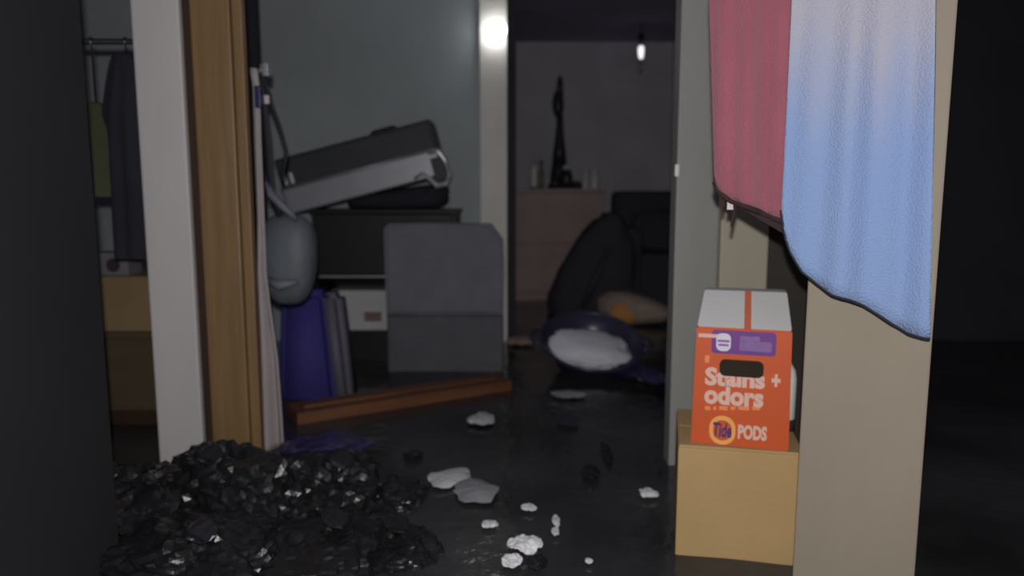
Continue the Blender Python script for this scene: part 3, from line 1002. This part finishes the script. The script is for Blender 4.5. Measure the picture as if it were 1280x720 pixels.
# ------------------------------------------------------------------ floating scraps
sheet('foam_scrap', 'white foam scrap floating just below the brown plank', 603, 527, 34, 15, 'foam_white', 3, lift=.03)
sheet('plastic_scrap', 'dull grey scrap floating between the grey chair and the basin', 652, 430, 38, 9, 'tan_bag', 4, lift=.03)
sheet('plastic_scrap', 'thin pale streak of plastic floating just below the basin', 711, 497, 44, 7, 'pale_plastic', 5, lift=.016)
sheet('plastic_scrap', 'faint grey scrap floating below the pale streak of plastic', 711, 530, 26, 12, 'hem_navy', 6, lift=.012)
sheet('paper_sheet', 'pointed white paper scrap touching the larger grey sheet', 562, 601, 46, 26, 'foam_white', 7, rot=-.5, lift=.03, amp=.2)
sheet('paper_sheet', 'larger flat grey sheet floating in the foreground water', 592, 619, 58, 30, 'pale_plastic', 8, lift=.018, amp=.2)
for i, (px, py, w_, h_, lab) in enumerate((
        (661, 639, 20, 8, 'small shiny scrap right of the larger grey sheet'),
        (612, 660, 22, 9, 'small shiny scrap below the larger grey sheet'),
        (695, 655, 9, 14, 'tiny upright glinting scrap, upper of two near the bottom centre'),
        (694, 668, 10, 9, 'tiny glinting scrap, lower of two near the bottom centre'),
        (810, 621, 22, 12, 'shiny scrap floating left of the tan cardboard box'),
        (738, 595, 24, 18, 'dim crumpled scrap in the middle of the dark water'),
        (758, 569, 12, 26, 'narrow dim scrap above the dim crumpled one'),
        (516, 573, 24, 12, 'dim scrap at the tip of the purple-black sheet'),
        (736, 705, 9, 6, 'tiny scrap at the bottom edge of the water'))):
    sheet('shiny_scrap', lab, px, py, w_, h_, 'glint_plastic' if i not in (5, 6, 7) else 'trash_bag', 20 + i, lift=.03, n=12, amp=1.0)
sheet('shiny_scrap', 'tiny bright scrap standing in for a glint just behind the basin, right one of two', 720, 386, 8, 7, 'glint_plastic', 61, lift=.03, n=8)  # this scrap and the next are added as glints on the water
sheet('shiny_scrap', 'tiny dim scrap standing in for a glint just behind the basin, left one of two', 697, 388, 8, 6, 'pale_plastic', 62, lift=.03, n=8)
sheet('crumpled_wrapper', 'bright crumpled clear wrapper at the bottom centre, uppermost of three', 655, 688, 46, 20, 'glint_plastic', 31, lift=.05, amp=1.3)
sheet('crumpled_wrapper', 'crumpled clear wrapper at the bottom centre, leftmost of three', 640, 707, 28, 16, 'glint_plastic', 32, lift=.05, amp=1.3)
sheet('crumpled_wrapper', 'dark crumpled wrapper at the bottom centre, rightmost of three', 672, 708, 26, 22, 'trash_bag', 33, lift=.05, amp=1.5)
sheet('plastic_film', 'glossy blue-grey plastic film floating at the right of the basin', 800, 474, 50, 36, 'bag_purple', 34, rot=.5, lift=.07, amp=1.2)
sheet('plastic_strip', 'narrow white plastic strip at the right of the basin', 815, 476, 34, 9, 'foam_white', 35, rot=.9, lift=.03)

# ------------------------------------------------------------------ black rubbish bags piled at lower left
def crinkled_bag(bm, rx, ry, rz, seed):
    """limp plastic film: a squashed body broken up by sharp creases of several sizes"""
    r = bmesh.ops.create_icosphere(bm, subdivisions=5, radius=1)
    for v in r['verts']:
        n = v.co.normalized()
        k = (abs(n.x) ** 2.6 + abs(n.y) ** 2.6 + abs(n.z) ** 2.6) ** (-1 / 2.6)
        q = n + Vector((seed * 3.1, seed * 1.7, seed * 5.3))
        q = q + noise.noise_vector(q * 1.4) * .35
        d = .20 * noise.noise(q * 1.1) + .34 * (.3 - abs(noise.noise(q * 1.9))) + .20 * (.3 - abs(noise.noise(q * 4.1))) + .09 * (.3 - abs(noise.noise(q * 9.0)))
        p = n * k * (1 + d)
        v.co = Vector((p.x * rx, p.y * ry, p.z * rz))
    return bm


bags = (
    (-1.02, 1.84, .19, .17, .13, 'wet black rubbish bag at the far left of the pile, behind the dark wall end', 41),
    (-.77, 1.90, .20, .15, .17, 'wet black rubbish bag heaped against the foot of the white casing', 42),
    (-.53, 1.92, .16, .15, .13, 'wet black rubbish bag heaped against the foot of the oak frame', 44),
    (-.72, 1.60, .20, .16, .10, 'wet black rubbish bag at the bottom left of the pile', 43),
    (-.46, 1.62, .17, .16, .07, 'wet black rubbish bag at the bottom middle of the pile', 45),
    (-.28, 1.66, .10, .11, .045, 'low wet black rubbish bag at the bottom right of the pile', 46),
    (-.36, 1.96, .11, .11, .055, 'small wet black rubbish bag at the upper right of the pile', 47),
)
for bx0, by0, rx, ry, rz, lab, sd in bags:
    g = thing('rubbish_bag', lab, 'rubbish bag', (bx0, by0, -.02), (0, 0, math.sin(sd) * .3), 'black rubbish bags at lower left')
    obj('film', crinkled_bag(bmesh.new(), rx, ry, rz, sd), 'trash_bag', g, smooth=False)
    kx, ky = .3 * rx * math.cos(sd), .3 * ry * math.sin(sd)
    bm = bmesh.new()
    lathe(bm, [(.03, 0), (.012, .02), (.02, .035), (.034, .05), (.03, .052)], 12)
    for v in bm.verts:
        v.co += Vector((noise.noise(v.co * 60) * .008, noise.noise(v.co * 55 + Vector((3, 0, 0))) * .008, noise.noise(v.co * 50) * .01))
    obj('knot', bm, 'trash_bag', g, loc=(kx, ky, rz * .86), rot=(.5, .3, 0))
sheet('purple_film', 'purple-black plastic sheet lying beside the foot of the white cloth', 412, 571, 120, 28, 'bag_purple', 50, cat='plastic sheet', rot=-.1, lift=.09, n=40, amp=1.0)
